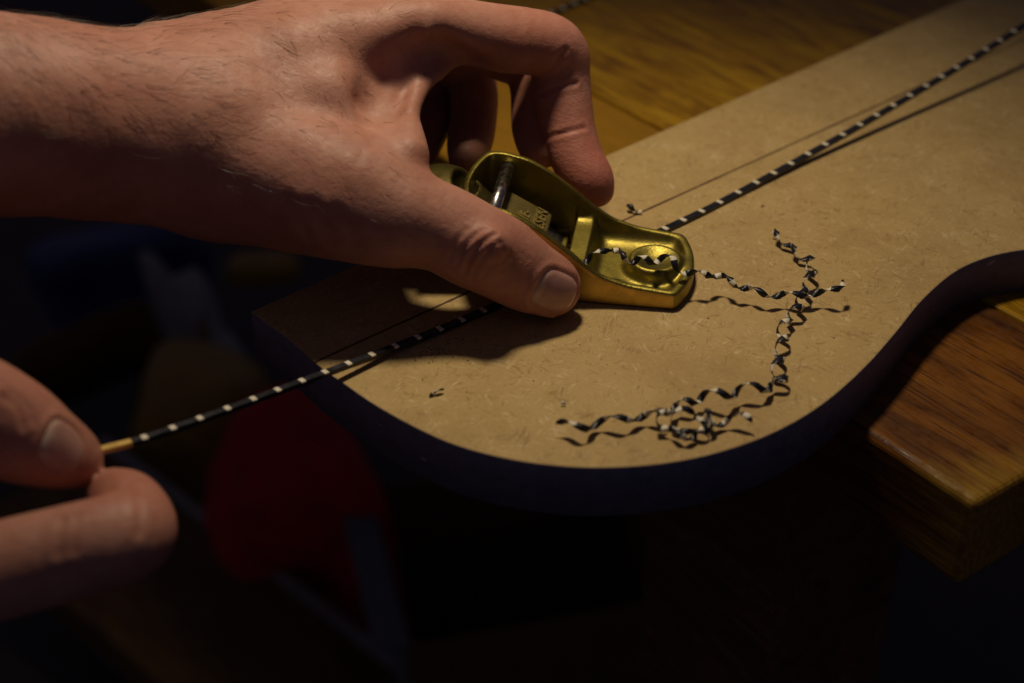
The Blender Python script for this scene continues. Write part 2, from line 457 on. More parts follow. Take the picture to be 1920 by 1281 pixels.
# ---------------------------------------------------------------- workbench
BOARD_T = 16.0
BZ = -BOARD_T - 0.05
bc = np.array([122.1, -53.5])
d1 = np.array([-0.578, 0.816]); d2 = np.array([0.816, 0.578])
bench = empty('workbench', (bc[0], bc[1], FLOOR_Z), math.atan2(d1[1], d1[0]))
tag(bench, 'varnished wooden workbench with rounded corner under the template board', 'workbench')
STW = 84.0
for k in range(9):   # local x along the grain, local y = -d2 side
    bm = box_bm(900, STW - 0.35, 30, 2.6 if k == 0 else 0.5, 4 if k == 0 else 2, (450, -STW * (k + 0.5), BZ - 15 - FLOOR_Z))
    o = bm_obj('stave', bm, M['bench_worn'] if k < 1 else M['bench'], bench, False)
bm = box_bm(70, 70, BZ - 30.4 - FLOOR_Z, 2, 2, (120, -60, (BZ - 30.4 - FLOOR_Z) / 2))
bm_obj('leg', bm, M['leg_wood'], bench)
bm = box_bm(60, 380, 70, 2, 2, (120, -290, 300))
bm_obj('stretcher', bm, M['leg_wood'], bench)

# ---------------------------------------------------------------- template board
front = [(-78.0, 16.3), (-63.8, 0.1), (-53.8, -13.0), (-47.2, -20.2), (-37.5, -30.6), (-25.3, -41.4), (-13.8, -49.3), (0, -55.0), (13.6, -57.8), (25.8, -58.2),
         (39.5, -56.4), (53.6, -51.8), (68.6, -43.6), (83.5, -31.2), (98.7, -13.5), (112.0, 5.2), (123.9, 23.0), (137.9, 39.5), (150.5, 48.6), (163.7, 53.6), (182, 57), (205, 62), (240, 78), (330, 120)]
fc = smoothpath([(x, y, 0) for x, y in front], 7)[:, :2]
outline = [tuple(p) for p in fc] + [(340, 411)]
board = empty('template_board', (0, 0, -BOARD_T))
tag(board, 'tan fibreboard template with black painted curved edge lying on the bench', 'board')
def board_mesh():
    bm = bmesh.new()
    vs = [bm.verts.new((x, y, 0)) for x, y in outline]
    f = bm.faces.new(vs)
    if f.normal.z < 0: f.normal_flip()
    r = bmesh.ops.extrude_face_region(bm, geom=[f])
    tv = [v for v in r['geom'] if isinstance(v, bmesh.types.BMVert)]
    bmesh.ops.translate(bm, vec=(0, 0, BOARD_T), verts=tv)
    bmesh.ops.recalc_face_normals(bm, faces=bm.faces[:])
    top = [e for e in bm.edges if all(abs(v.co.z - BOARD_T) < 1e-4 for v in e.verts) and len(e.link_faces) == 2]
    bmesh.ops.bevel(bm, geom=top, offset=0.45, segments=2, profile=0.5, affect='EDGES')
    bmesh.ops.recalc_face_normals(bm, faces=bm.faces[:])
    for f in bm.faces:
        f.material_index = 0 if f.normal.z > 0.9 else 1
        f.smooth = abs(f.normal.z) < 0.9
    return bm
bm_obj('panel', board_mesh(), [M['mdf'], M['paint']], board)
# places where the black paint has chipped off the edge
def paint_chip(x, y, z, w, h, seed):
    P = np.array(outline[:-1]); i = int(np.argmin(np.hypot(P[:, 0] - x, P[:, 1] - y)))
    t = P[min(i + 2, len(P) - 1)] - P[max(i - 2, 0)]; t /= np.linalg.norm(t); nrm = np.array([t[1], -t[0]])
    r = np.random.RandomState(seed); n = 11; V = []; Fc = []
    for off in (-0.3, 0.06):
        for k in range(n):
            a = 2 * math.pi * k / n; q = r.uniform(0.55, 1.15) if off < 0 else None
            if off < 0: rad.append(q) if k else rad.__init__([q])
            rr = rad[k]
            p = P[i] + t * math.cos(a) * w * rr + nrm * off
            V.append((p[0], p[1], BOARD_T + z + math.sin(a) * h * rr + 0.35 * h * math.cos(a)))
    for k in range(n): Fc.append((k, (k + 1) % n, n + (k + 1) % n, n + k))
    Fc.append(tuple(range(n, 2 * n)))
    mesh_obj('paint_chip', V, Fc, M['chip'], board)
rad = []
paint_chip(151.6, 49.2, -2.6, 2.3, 0.9, 1)
paint_chip(-24.4, -42.0, -9.5, 1.5, 0.35, 2)
paint_chip(128.5, 29.0, -5.0, 0.6, 0.3, 3)
paint_chip(86.0, -29.0, -1.6, 0.9, 0.4, 4)
paint_chip(-36.5, -31.5, -6.0, 1.0, 0.12, 6)
# scribed centre line: thin brown stroke, a little uneven
def stroke(pts, w, z, name, mat, parent):
    P = smoothpath([(x, y, 0) for x, y in pts], 30)[:, :2]; V = []; Fc = []
    for i, p in enumerate(P):
        t = P[min(i + 1, len(P) - 1)] - P[max(i - 1, 0)]; t /= np.linalg.norm(t); n = np.array([-t[1], t[0]])
        ww = w * (0.8 + 0.4 * rnd.random()) / 2
        V += [(*(p + n * ww), z), (*(p - n * ww), z), (*(p - n * ww), z - 0.3), (*(p + n * ww), z - 0.3)]
    for i in range(len(P) - 1):
        a = 4 * i; b = a + 4
        Fc += [(a, a + 1, b + 1, b), (a + 1, a + 2, b + 2, b + 1), (a + 3, a, b, b + 3)]
    return mesh_obj(name, V, Fc, mat, parent)
stroke([(-55.6, -10.7), (-42.8, 0.9), (-15.2, 25.6), (43.8, 79.2), (166, 188.2), (300, 308)], 0.95, BOARD_T + 0.03, 'scribed_line', M['pencil'], board)

# ================================================================ HAND PLANE  (local x forward, z up, origin on the sole)
PA = math.radians(-9.5)
EV = np.array([math.cos(PA), math.sin(PA), 0]); NV = np.array([-math.sin(PA), math.cos(PA), 0])
NC = 41.7
def PW(e, v, z): return EV * e + NV * (NC + v) + np.array([0, 0, z])
ROLL = math.radians(3.6)
plane = empty('hand_plane', PW(0, 0, 0.05 + 17.3 * math.sin(ROLL)), PA)
plane.rotation_euler = (ROLL, 0, PA)
tag(plane, 'small cast brass hand plane pressed on the striped strip by the right hand', 'hand plane')
def body_field():
    h = 0.36
    F = Field((-42, -19.5, -1.2), (52, 19.5, 34), h)
    X, Y, Z = F.ax[0][:, None, None], F.ax[1][None, :, None], F.ax[2][None, None, :]
    HW = 17.3
    # plan outline
    o = np.maximum(np.abs(Y) - HW, np.sqrt((X - 14) ** 2 + Y ** 2) - 35.5)
    o = smax(smax(np.abs(Y) - HW, np.sqrt((X - 14) ** 2 + Y ** 2) - 35.5, 2.5), np.sqrt((X - 20) ** 2 + Y ** 2) - 59, 6)
    pe = [-42, -36, -30, -25, -20, -12, -4, 3, 11, 17, 23, 31, 40, 45, 52]
    pz = [16, 19.5, 25, 28.0, 30.2, 30.7, 28.9, 25.0, 18.9, 13.6, 9.6, 7.2, 6.2, 5.7, 5.4]
    rim = np.interp(F.ax[0], pe, pz)
    k = np.exp(-0.5 * (np.arange(-9, 10) / 4.0) ** 2); k /= k.sum()
    rim = np.convolve(np.pad(rim, 9, mode='edge'), k, 'valid')[:, None, None]
    top = (Z - rim) * 0.88
    solid = smax(smax(o, top, 1.8), -Z, 0.3)
    # nose basin
    wall = 2.0 + 0.16 * np.maximum(8 - Z, 0) ** 1.5 * 0.5
    basin = smax(o + wall, 2.6 - Z, 8.0)
    basin = smax(basin, 19.5 - (Z - 3) * 0.34 - X, 3.5)
    # blade well behind the bridge
    well = smax(o + 2.6, 4.2 - Z, 2.0)
    well = smax(well, X - 11.4, 0.8)
    well = smax(well, (Z - 4.2) * 0.0 + (-33 - X), 3.0)
    brt = (X - 11.6)
    # bridge ends at its own height: air above it
    above = smax(o + 2.6, 10.0 - Z, 6.0)
    solid = smax(solid, -basin, 1.2)
    solid = smax(solid, -well, 0.8)
    solid = smax(solid, -above, 1.0)
    # raised finger button with dished top
    q = np.sqrt((X - 37.5) ** 2 + (Y - 0.3) ** 2)
    but = smax(q - 9.3 + 0.35 * (Z - 3), Z - 7.2, 3.0)
    but = smax(but, -(np.sqrt(q ** 2 + (Z - 18.5) ** 2) - 13.2), 1.6)
    but = smax(but, 1.0 - Z, 0.5)
    solid = smin(solid, but, 3.2)
    # mouth slot
    mouth = np.maximum(np.maximum(np.abs(X - 10.4) - 1.0, np.abs(Y) - 13.5), Z - 7)
    solid = smax(solid, -mouth, 0.4)
    return solid.astype(np.float32), F
f, F = body_field()
V, Q = surface_nets(f, F, 3)
N = vnormals(V, Q); fcen = V[Q].mean(1); fn = np.cross(V[Q[:, 2]] - V[Q[:, 0]], V[Q[:, 3]] - V[Q[:, 1]]); fn /= np.linalg.norm(fn, axis=1)[:, None]
mi = np.where((np.abs(fcen[:, 1]) > 16.9) & (np.abs(fn[:, 1]) > 0.9), 1, 0)
mesh_obj('body', V, Q, [M['brass'], M['brass_side']], plane, True, mi)
# blade and lever cap share a slope of 29 degrees
SL = math.radians(29)
ca, sa = math.cos(SL), math.sin(SL)
def sloped(name, bm, mat, parent, e0, z0, smooth=False):
    o = bm_obj(name, bm, mat, parent, smooth)
    o.location = (e0 * MM, 0, z0 * MM); o.rotation_euler = (0, SL, 0)
    return o
sloped('blade', box_bm(46, 26.5, 2.2, 0.15, 1, (-23, 0, 0)), M['blade'], plane, 8.4, 2.6)
capo = sloped('lever_cap', box_bm(17.5, 20, 6.4, 0.7, 3, (-8.75, 0, -1)), M['brass_dull'], plane, 3.4, 11.2)
def text_part(txt, size, x, y, parent):
    cu = bpy.data.curves.new('lettering', 'FONT'); cu.body = txt; cu.size = 1.0; cu.extrude = 0.06
    cu.align_x = 'CENTER'; cu.align_y = 'CENTER'; cu.offset = 0.012
    tmp = bpy.data.objects.new('tmp', cu); COL.objects.link(tmp)
    dg = bpy.context.evaluated_depsgraph_get(); dg.update()
    me = bpy.data.meshes.new_from_object(tmp.evaluated_get(dg))
    bpy.data.objects.remove(tmp)
    me.name = 'lettering'; me.materials.clear(); me.materials.append(M['brass_dull'])
    o = bpy.data.objects.new('lettering', me); COL.objects.link(o); o.parent = parent
    o.scale = (size * MM, size * MM, 8 * MM)
    o.rotation_euler = (0, 0, math.pi / 2)      # reads from the near cheek to the far cheek
    o.location = (x * MM, y * MM, 2.3 * MM)
    return o
text_part('NIELSEN', 4.9, -3.5, 0.0, capo)
text_part('LIE-', 4.9, -8.6, 0.4, capo)
bm = bmesh.new(); bmesh.ops.create_cone(bm, cap_ends=True, segments=28, radius1=2.0, radius2=2.0, depth=30.4)
pin = bm_obj('cross_pin', bm, M['steel'], plane, True); pin.rotation_euler = (math.pi / 2, 0, 0); pin.location = (-10.4 * MM, 0, 26 * MM)
# rear of the cap: arched palm rest over a knurled wheel
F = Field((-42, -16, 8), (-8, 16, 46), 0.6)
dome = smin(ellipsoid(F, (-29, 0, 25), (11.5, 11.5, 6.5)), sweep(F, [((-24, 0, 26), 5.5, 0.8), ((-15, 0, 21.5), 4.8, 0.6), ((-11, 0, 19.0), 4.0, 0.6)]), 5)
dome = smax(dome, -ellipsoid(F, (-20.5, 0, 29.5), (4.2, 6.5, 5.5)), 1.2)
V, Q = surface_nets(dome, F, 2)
mesh_obj('palm_rest', V, Q, M['brass_shade'], plane, True)
bm = bmesh.new(); bmesh.ops.create_cone(bm, cap_ends=True, segments=40, radius1=8, radius2=8, depth=4.5)
w = bm_obj('spin_wheel', bm, M['brass'], plane); w.location = (-22 * MM, 0, 15.5 * MM); w.rotation_euler = (0, SL, 0)

# ================================================================ HANDS
def st(x, y, Y, r, flat=1.0, up=(0, 0, 1)): return (aty(x, y, Y), r, flat, up)
def build_right():
    F = Field((-215, -32, 2), (45, 140, 100), 0.85)
    # forearm, wrist and hand back
    arm = sweep(F, [st(-420, 225, -14, 34), st(-200, 222, 0, 30), st(0, 216, 10, 27.5), st(170, 232, 22, 27), st(300, 245, 31, 27.5), st(430, 262, 38, 26.5), st(520, 268, 44, 22)], 5)
    mc_i = sweep(F, [st(330, 190, 42, 22), st(480, 150, 52, 19), st(640, 105, 61, 16.5), st(800, 76, 68, 12.5)], 5)
    mc_m = sweep(F, [st(320, 170, 52, 20), st(480, 115, 66, 17), st(640, 62, 80, 14.5), st(770, 40, 88, 13)], 5)
    mc_r = sweep(F, [st(310, 180, 58, 18), st(500, 100, 80, 15), st(720, 45, 104, 12)], 5)
    mc_l = sweep(F, [st(310, 200, 60, 16), st(480, 130, 90, 13), st(650, 80, 114, 11)], 5)
    thn = sweep(F, [st(400, 300, 34, 23), st(520, 330, 27, 21.5), st(640, 362, 21, 19), st(735, 400, 16, 14.5)], 5)
    inter = sweep(F, [st(500, 215, 44, 16), st(620, 205, 44, 16), st(690, 215, 45, 11)], 5)
    base = smin(arm, mc_i, 10); base = smin(base, mc_m, 8); base = smin(base, mc_r, 8); base = smin(base, mc_l, 8)
    base = smin(base, thn, 9); base = smin(base, inter, 9)
    # web of skin between thumb and index finger
    web = sweep(F, [st(835, 100, 68, 5), st(795, 150, 58, 4.0), st(765, 215, 43, 4.2), st(765, 290, 26, 6)], 6)
    web2 = sweep(F, [st(770, 110, 64, 6), st(735, 165, 54, 5), st(715, 235, 42, 6), st(720, 300, 28, 8)], 6)
    base = smin(base, smin(web, web2, 6), 7)
    tu = (0.25, -0.85, 0.45)                       # nail side of the thumb looks at the camera
    thumb = sweep(F, [st(660, 372, 20, 15.5), st(740, 402, 16, 13.8), st(824, 428, 13.5, 12.5, 0.97, tu), st(893, 462, 12.5, 12.5, 0.95, tu), st(943, 488, 12.5, 12.0, 0.9, tu),
                      st(990, 516, 13, 10.6, 0.84, tu), st(1030, 535, 13.5, 9.2, 0.8, tu), st(1047, 542, 14, 6.8, 0.8, tu)], 5)
    index = sweep(F, [st(740, 82, 64, 13), st(800, 72, 68, 12.4), st(880, 70, 75, 11.2), st(960, 75, 81.5, 10.4), st(1020, 84, 86, 10.3), st(1046, 104, 88, 10.0), st(1052, 145, 86.5, 9.4),
                      st(1057, 195, 82.5, 9.2), st(1067, 250, 77, 8.8), st(1083, 300, 71, 8.5), st(1104, 335, 66.5, 7.9), st(1119, 356, 64.5, 5.6)], 5)
    middle = sweep(F, [st(710, 60, 84, 12), st(770, 48, 89, 11.5), st(860, 70, 97, 10), st(950, 98, 103, 9.6), st(992, 118, 104, 9.3), st(1003, 160, 100, 8.4), st(1003, 215, 94, 8.0), st(1008, 262, 84, 7.6), st(1016, 285, 76, 5.5)], 5)
    ring = sweep(F, [st(660, 70, 98, 11), st(720, 65, 104, 11), st(810, 95, 112, 9.6), st(872, 125, 116, 9.4), st(886, 170, 112, 8.4), st(888, 225, 105, 8.0), st(880, 270, 95, 7.6), st(872, 295, 86, 5.6)], 5)
    little = sweep(F, [st(600, 90, 108, 10), st(660, 90, 114, 9.6), st(740, 120, 120, 8.4), st(800, 150, 122, 8.2), st(812, 195, 117, 7.2), st(808, 235, 108, 6.8), st(796, 280, 96, 5.2)], 5)
    out = base
    for fg, k in ((thumb, 8), (index, 6), (middle, 5), (ring, 5), (little, 5)):
        out = np.minimum(out, smin(base, fg, k))
    # bony details
    out = smin(out, ellipsoid(F, aty(918, 462, 4), (5.5, 4.5, 5.5)), 6)
    out = smax(out, -sweep(F, [st(885, 122, 69, 1.5), st(820, 96, 59.5, 3), st(755, 126, 48, 4.6), st(712, 165, 41.5, 4.4), st(692, 188, 39, 3.0)], 6, 20), 19)
    V, Q = surface_nets(out, F, 3)
    return V, Q
def nail_frame(S, x, y, along):
    c, n = S.px(x, y)
    a = along - n * (along @ n); a /= np.linalg.norm(a)
    return c, n, a, np.cross(n, a)
def sink_nail(V, N, fr, la, lb):
    c, n, a, b = fr
    d = V - c; u = d @ a / la; v = d @ b / lb
    m = (N @ n > -0.1) & (np.linalg.norm(d, axis=1) < 3 * max(la, lb))
    r = (np.abs(u) ** 2.8 + np.abs(v) ** 2.8) ** (1 / 2.8)
    ins = 1 / (1 + np.exp((r - 1.0) * 22))
    rim = np.exp(-((r - 1.17) / 0.13) ** 2) * np.where(u > 0.75, 0.25, 1.0)
    return np.where(m, -0.35 * ins + 0.55 * rim, 0)
def nail_mesh(S, fr, la, lb, parent, name='fingernail', n=22):
    c, nn, a, b = fr; V = []; Fc = []; idx = {}; AL = []
    for i in range(n + 1):
        for j in range(n + 1):
            u, v = -1 + 2 * i / n, -1 + 2 * j / n
            # square to superellipse
            s = max(abs(u), abs(v)); r = (abs(u) ** 3.2 + abs(v) ** 3.2) ** (1 / 3.2)
            k = s / r if r > 0 else 0
            uu, vv = u * k, v * k
            o = c + a * uu * la + b * vv * lb + nn * 12
            p, pn = S.cast(o, -nn)
            if p is None: p = c + a * uu * la + b * vv * lb - nn * 2; pn = nn
            rr = s
            lift = 0.34 - 0.75 * max(0, (rr - 0.82) / 0.18) ** 2 if uu < 0.75 else 0.42 - 0.55 * max(0, (rr - 0.88) / 0.12) ** 2
            idx[i, j] = len(V); V.append(p + nn * lift); AL.append(0.5 + 0.5 * uu - 0.06 * vv * vv)
    for i in range(n):
        for j in range(n): Fc.append((idx[i, j], idx[i + 1, j], idx[i + 1, j + 1], idx[i, j + 1]))
    V = np.array(V); Qn = np.array(Fc); V = laplace(V, Qn, 2)
    o = mesh_obj(name, V, Fc, M['nail'], parent, True); set_attr(o, 'along', AL)
    return o
def set_attr(o, name, val):
    at = o.data.attributes.new(name, 'FLOAT', 'POINT'); at.data.foreach_set('value', np.asarray(val, np.float32))

V, Q = build_right()
S = Surf(V, Q); N = vnormals(V, Q)
disp = np.zeros(len(V))
def crease(pts, depth, w):
    P = [S.px(x, y)[0] for x, y in pts]
    P = [p for p in P if p is not None]
    if len(P) < 2: return
    P = smoothpath(P, 5)
    d = poly_dist(V, P)
    global disp
    disp += -depth * np.exp(-(d / w) ** 2) + 0.35 * depth * np.exp(-((d - 1.9 * w) / w) ** 2)
# thumb knuckle wrinkles
crease([(872, 512), (884, 480), (905, 455), (928, 440)], 0.55, 0.8)
crease([(884, 525), (897, 495), (916, 470), (935, 452)], 0.40, 0.7)
crease([(858, 500), (868, 470), (890, 442), (912, 428)], 0.40, 0.7)
crease([(845, 485), (855, 455), (875, 430)], 0.28, 0.7)
crease([(905, 520), (920, 500), (940, 492), (955, 475)], 0.25, 0.7)
crease([(940, 505), (945, 480), (940, 455)], 0.25, 0.7)
# thenar folds
crease([(545, 380), (565, 410), (575, 440)], 0.35, 2.0)
crease([(585, 385), (605, 415), (620, 445)], 0.35, 2.0)
crease([(630, 395), (650, 425), (665, 450)], 0.3, 2.0)
# index joints
crease([(1012, 178), (1045, 164), (1080, 156)], 0.5, 0.8)
crease([(1015, 262), (1055, 250), (1096, 240)], 0.5, 0.8)
crease([(1022, 140), (1045, 112), (1060, 95)], 0.35, 1.2)
crease([(800, 60), (790, 110), (782, 150), (770, 200)], -0.6, 2.2)
thumb_axis = aty(1040, 540, 10.5) - aty(905, 475, 10)
fr = nail_frame(S, 1043, 551, thumb_axis)
LA, LB = 7.2, 6.3
disp += sink_nail(V, N, fr, LA, LB)
# tendons and soft unevenness on the back of the hand
ten = np.sin(V[:, 0] * 0.21 + 1.3 * np.sin(V[:, 1] * 0.11)) * np.sin(V[:, 1] * 0.23 + 0.5) * np.sin(V[:, 2] * 0.19)
disp += 0.35 * ten * (V[:, 0] < 5)
V2 = V + N * disp[:, None]
hand = mesh_obj('hand', V2, Q, M['skin'], None, True)
tag(hand, 'right hand with hairy forearm gripping the brass plane between thumb and fingers', 'hand')
tips = [aty(1110, 340, 67), aty(1078, 560, 8)]
fl = 0.75 * np.exp(-(np.linalg.norm(V - tips[0], axis=1) / 17) ** 2) + 0.25 * np.exp(-(np.linalg.norm(V - aty(1050, 150, 80), axis=1) / 26) ** 2)
fl += 0.22 * np.exp(-(np.linalg.norm(V - aty(925, 470, 4), axis=1) / 16) ** 2) + 0.18 * np.exp(-(np.linalg.norm(V - tips[1], axis=1) / 14) ** 2)
for x, y, Y in ((1000, 60, 80), (560, 330, 18), (180, 150, 10)):
    fl += 0.15 * np.exp(-(np.linalg.norm(V - aty(x, y, Y), axis=1) / 20) ** 2)
set_attr(hand, 'flush', np.clip(fl, 0, 1))
ixa = (aty(1119, 356, 66) - aty(1052, 130, 81)); ixa /= np.linalg.norm(ixa)
near_ix = np.exp(-(poly_dist(V, [aty(1054, 170, 80), aty(1066, 250, 75.5), aty(1112, 345, 66.5)]) / 11) ** 8)
set_attr(hand, 'ridge', near_ix * (0.5 + 0.5 * np.sin((V @ ixa) * 6.5 + 1.2 * np.sin(V[:, 0] * 0.5))))
nail_mesh(S, fr, LA, LB, hand)
# hairs on the forearm and the back of the hand
def hairs(V, N, sel, n, parent, name='arm_hair'):
    cand = np.where(sel)[0]; HV = []; HF = []
    for i in nrs.choice(cand, n):
        p, nn = V[i], N[i]
        flow = np.array([1.0, 0.25 + 0.8 * math.sin(p[0] * 0.06 + p[1] * 0.05), -0.55 + 0.5 * math.sin(p[0] * 0.045 + 2)]) + nrs.normal(0, 0.35, 3)
        flow -= nn * (flow @ nn); flow /= np.linalg.norm(flow)
        L = nrs.uniform(5, 13) * (0.75 if p[0] > -70 else 1.0); side = np.cross(nn, flow); cv = nrs.normal(0, 0.35); lift = nrs.uniform(0.12, 0.4)
        r0 = nrs.uniform(0.028, 0.052); b0 = len(HV); K = 5
        for k in range(K + 1):
            t = k / K
            q = p + flow * L * t + side * cv * L * t * t + nn * (lift * L * 0.28 * math.sin(math.pi * min(1, t * 0.8 + 0.05)) + 0.03)
            r = r0 * (1 - 0.8 * t)
            HV += [q + nn * r, q + side * r - nn * r * 0.5, q - side * r - nn * r * 0.5]
        for k in range(K):
            a = b0 + 3 * k
            for s in range(3): HF.append((a + s, a + (s + 1) % 3, a + 3 + (s + 1) % 3, a + 3 + s))
    o = mesh_obj(name, HV, HF, M['hair'], parent); tag(o, kind='stuff'); return o
hsel = (V[:, 0] < -28) & (V[:, 0] > -190) & (N[:, 2] > 0.12)
prob = np.where(V[:, 0] < -75, 1.0, 0.25) * (nrs.rand(len(V)) < 1)
hsel &= nrs.rand(len(V)) < prob
hairs(V2, N, hsel, 1100, hand)

def build_left():
    F = Field((-235, -150, -75), (-70, -30, 80), 1.0)
    tu = (0.55, 0.25, 0.8)
    thumb = sweep(F, [st(-480, 700, -88, 14), st(-260, 690, -84, 13), st(-90, 752, -78, 13.2), st(12, 800, -75, 12.8, 0.96, tu), st(78, 833, -72, 11.0, 0.9, tu), st(124, 852, -69.5, 9.0, 0.85, tu), st(144, 860, -68.5, 6.4, 0.82, tu)], 5)
    index = sweep(F, [st(-500, 1134, -112, 13.3), st(-260, 1124, -108, 12.3), st(-60, 1084, -103, 11.5), st(100, 1044, -98, 11.1), st(215, 1014, -94, 10.9), st(252, 992, -88, 9.9), st(238, 952, -80, 8.9), st(215, 929, -74, 6.8)], 5)
    mid = sweep(F, [st(-680, 1290, -108, 12), st(-420, 1300, -104, 11.5), st(-240, 1290, -98, 10.4), st(-120, 1275, -88, 9.6), st(-110, 1240, -78, 8.4), st(-150, 1210, -72, 7)], 5)
    rng = sweep(F, [st(-680, 1380, -100, 11), st(-430, 1400, -96, 10.5), st(-270, 1390, -90, 9.5), st(-160, 1365, -80, 8.6), st(-160, 1325, -72, 7.6), st(-200, 1300, -68, 6)], 5)
    lit = sweep(F, [st(-680, 1460, -92, 9.5), st(-460, 1490, -88, 9), st(-320, 1480, -82, 8.2), st(-240, 1450, -74, 7.4), st(-260, 1410, -68, 6)], 5)
    palm = sweep(F, [st(-640, 1100, -96, 26), st(-480, 1060, -98, 24), st(-330, 980, -92, 17)], 5)
    palm = smin(palm, sweep(F, [st(-640, 1240, -90, 22), st(-480, 1260, -92, 19)], 5), 8)
    palm = smin(palm, sweep(F, [st(-640, 900, -90, 22), st(-470, 760, -88, 15)], 5), 8)
    out = palm
    for fg, k in ((thumb, 7), (index, 6), (mid, 5), (rng, 5), (lit, 5)): out = np.minimum(out, smin(palm, fg, k))
    return surface_nets(out, F, 3)
V, Q = build_left()
S = Surf(V, Q); N = vnormals(V, Q); disp = np.zeros(len(V))
fr = nail_frame(S, 120, 838, aty(146, 856, -68.5) - aty(15, 778, -74))
disp += sink_nail(V, N, fr, 6.6, 5.6)
crease([(5, 745), (35, 765), (45, 800)], 0.5, 0.9)
crease([(20, 735), (50, 760), (60, 790)], 0.4, 0.9)
crease([(100, 925), (118, 975), (112, 1040)], 0.4, 1.0)
crease([(125, 918), (142, 970), (138, 1035)], 0.3, 0.9)
crease([(240, 905), (262, 950), (262, 1000)], 0.45, 1.0)
hand2 = mesh_obj('hand', V + N * disp[:, None], Q, M['skin'], None, True)
tag(hand2, 'left hand pinching the bare end of the striped strip at the left edge', 'hand')
set_attr(hand2, 'flush', np.clip(0.5 * np.exp(-(np.linalg.norm(V - aty(240, 960, -84), axis=1) / 14) ** 2) + 0.3 * np.exp(-(np.linalg.norm(V - aty(20, 740, -76), axis=1) / 14) ** 2), 0, 1))
set_attr(hand2, 'ridge', np.zeros(len(V)))
nail_mesh(S, fr, 6.6, 5.6, hand2)

# ================================================================ PURFLING STRIPS
def strip(name, pts, wid, height, pitch, white, s0, tip_len, label, cat):
    P = smoothpath(pts, 40)
    seg = np.linalg.norm(np.diff(P, axis=0), axis=1); s = np.concatenate([[0], np.cumsum(seg)])
    def at(q): return np.array([np.interp(q, s, P[:, k]) for k in range(3)])
    root = empty(name, at(s[-1] * 0.5)); inv = np.array(root.location) / MM
    tag(root, label, cat)
    def piece(nm, a, b, mat, zb=0.0, zt=height):
        nst = max(2, int((b - a) / 2.5) + 1); V = []; Fc = []
        for i, q in enumerate(np.linspace(a, b, nst)):
            t = at(q + 0.4) - at(q - 0.4); t /= np.linalg.norm(t)
            sd = np.cross((0, 0, 1), t); sd /= np.linalg.norm(sd); upv = np.cross(t, sd)
            c = at(q) - inv
            w, c0 = np.interp(q, [0, 90, 130], wid) / 2, 0.12
            for (x, z) in ((-w, zb), (w, zb), (w, zt - c0), (w - c0, zt), (-w + c0, zt), (-w, zt - c0)): V.append(c + sd * x + upv * z)
        for i in range(nst - 1):
            for k in range(6): Fc.append((6 * i + k, 6 * i + (k + 1) % 6, 6 * i + 6 + (k + 1) % 6, 6 * i + 6 + k))
        Fc += [tuple(range(5, -1, -1)), tuple(6 * (nst - 1) + k for k in range(6))]
        mesh_obj(nm, V, Fc, mat, root)
    q = 0.0
    if tip_len: piece('bare_tip', 0, tip_len, M['bare_wood']); q = tip_len
    nxt = s0
    while q < s[-1]:
        j = (np.interp(nxt, [110, 130, 212, 232], [8.0, 8.5, 8.5, 9.9]) if tip_len else pitch) * rnd.uniform(0.97, 1.03)
        e = min(max(nxt - white / 2, q + 0.1), s[-1])
        piece('black_segment', q, e, M['black_fibre'])
        if e >= s[-1]: break
        e2 = min(e + white, s[-1]); piece('white_segment', e, e2, M['white_fibre'], height - 0.45); piece('black_segment', e, e2, M['black_fibre'], 0, height - 0.452)
        q = e2; nxt += j
    return root
def az(x, y, z): return atz(x, y, z)
strip('inlay_strip', [az(120, 872, 11.5), az(190, 849, 10.5), az(275, 826, 9.5), az(420, 775, 7.2), az(605, 706, 3.6), az(744, 653.5, 1.2), az(868, 604, 0.3), az(1075, 512, 0.2), az(1282, 417.5, 0.1), az(1380, 368, 0.2),
      az(1500, 302, 1.6), az(1610, 240, 4.0), az(1714, 179, 7.2), az(1810, 121, 10.8), az(1904, 61, 15), az(2010, -12, 20.5)], (1.9, 2.1, 2.4), 1.4, 8.0, 1.5, 20.6, 17.2,
      'thin black strip with white bars running under the brass plane', 'inlay strip')
strip('inlay_strip', [az(1020, 34, -16), az(1085, 8, -16), az(1180, -34, -16)], (2.5, 2.5, 2.5), 1.5, 8.3, 1.7, 5, 0,
      'short stretch of striped strip lying on the bench beyond the index finger', 'inlay strip')

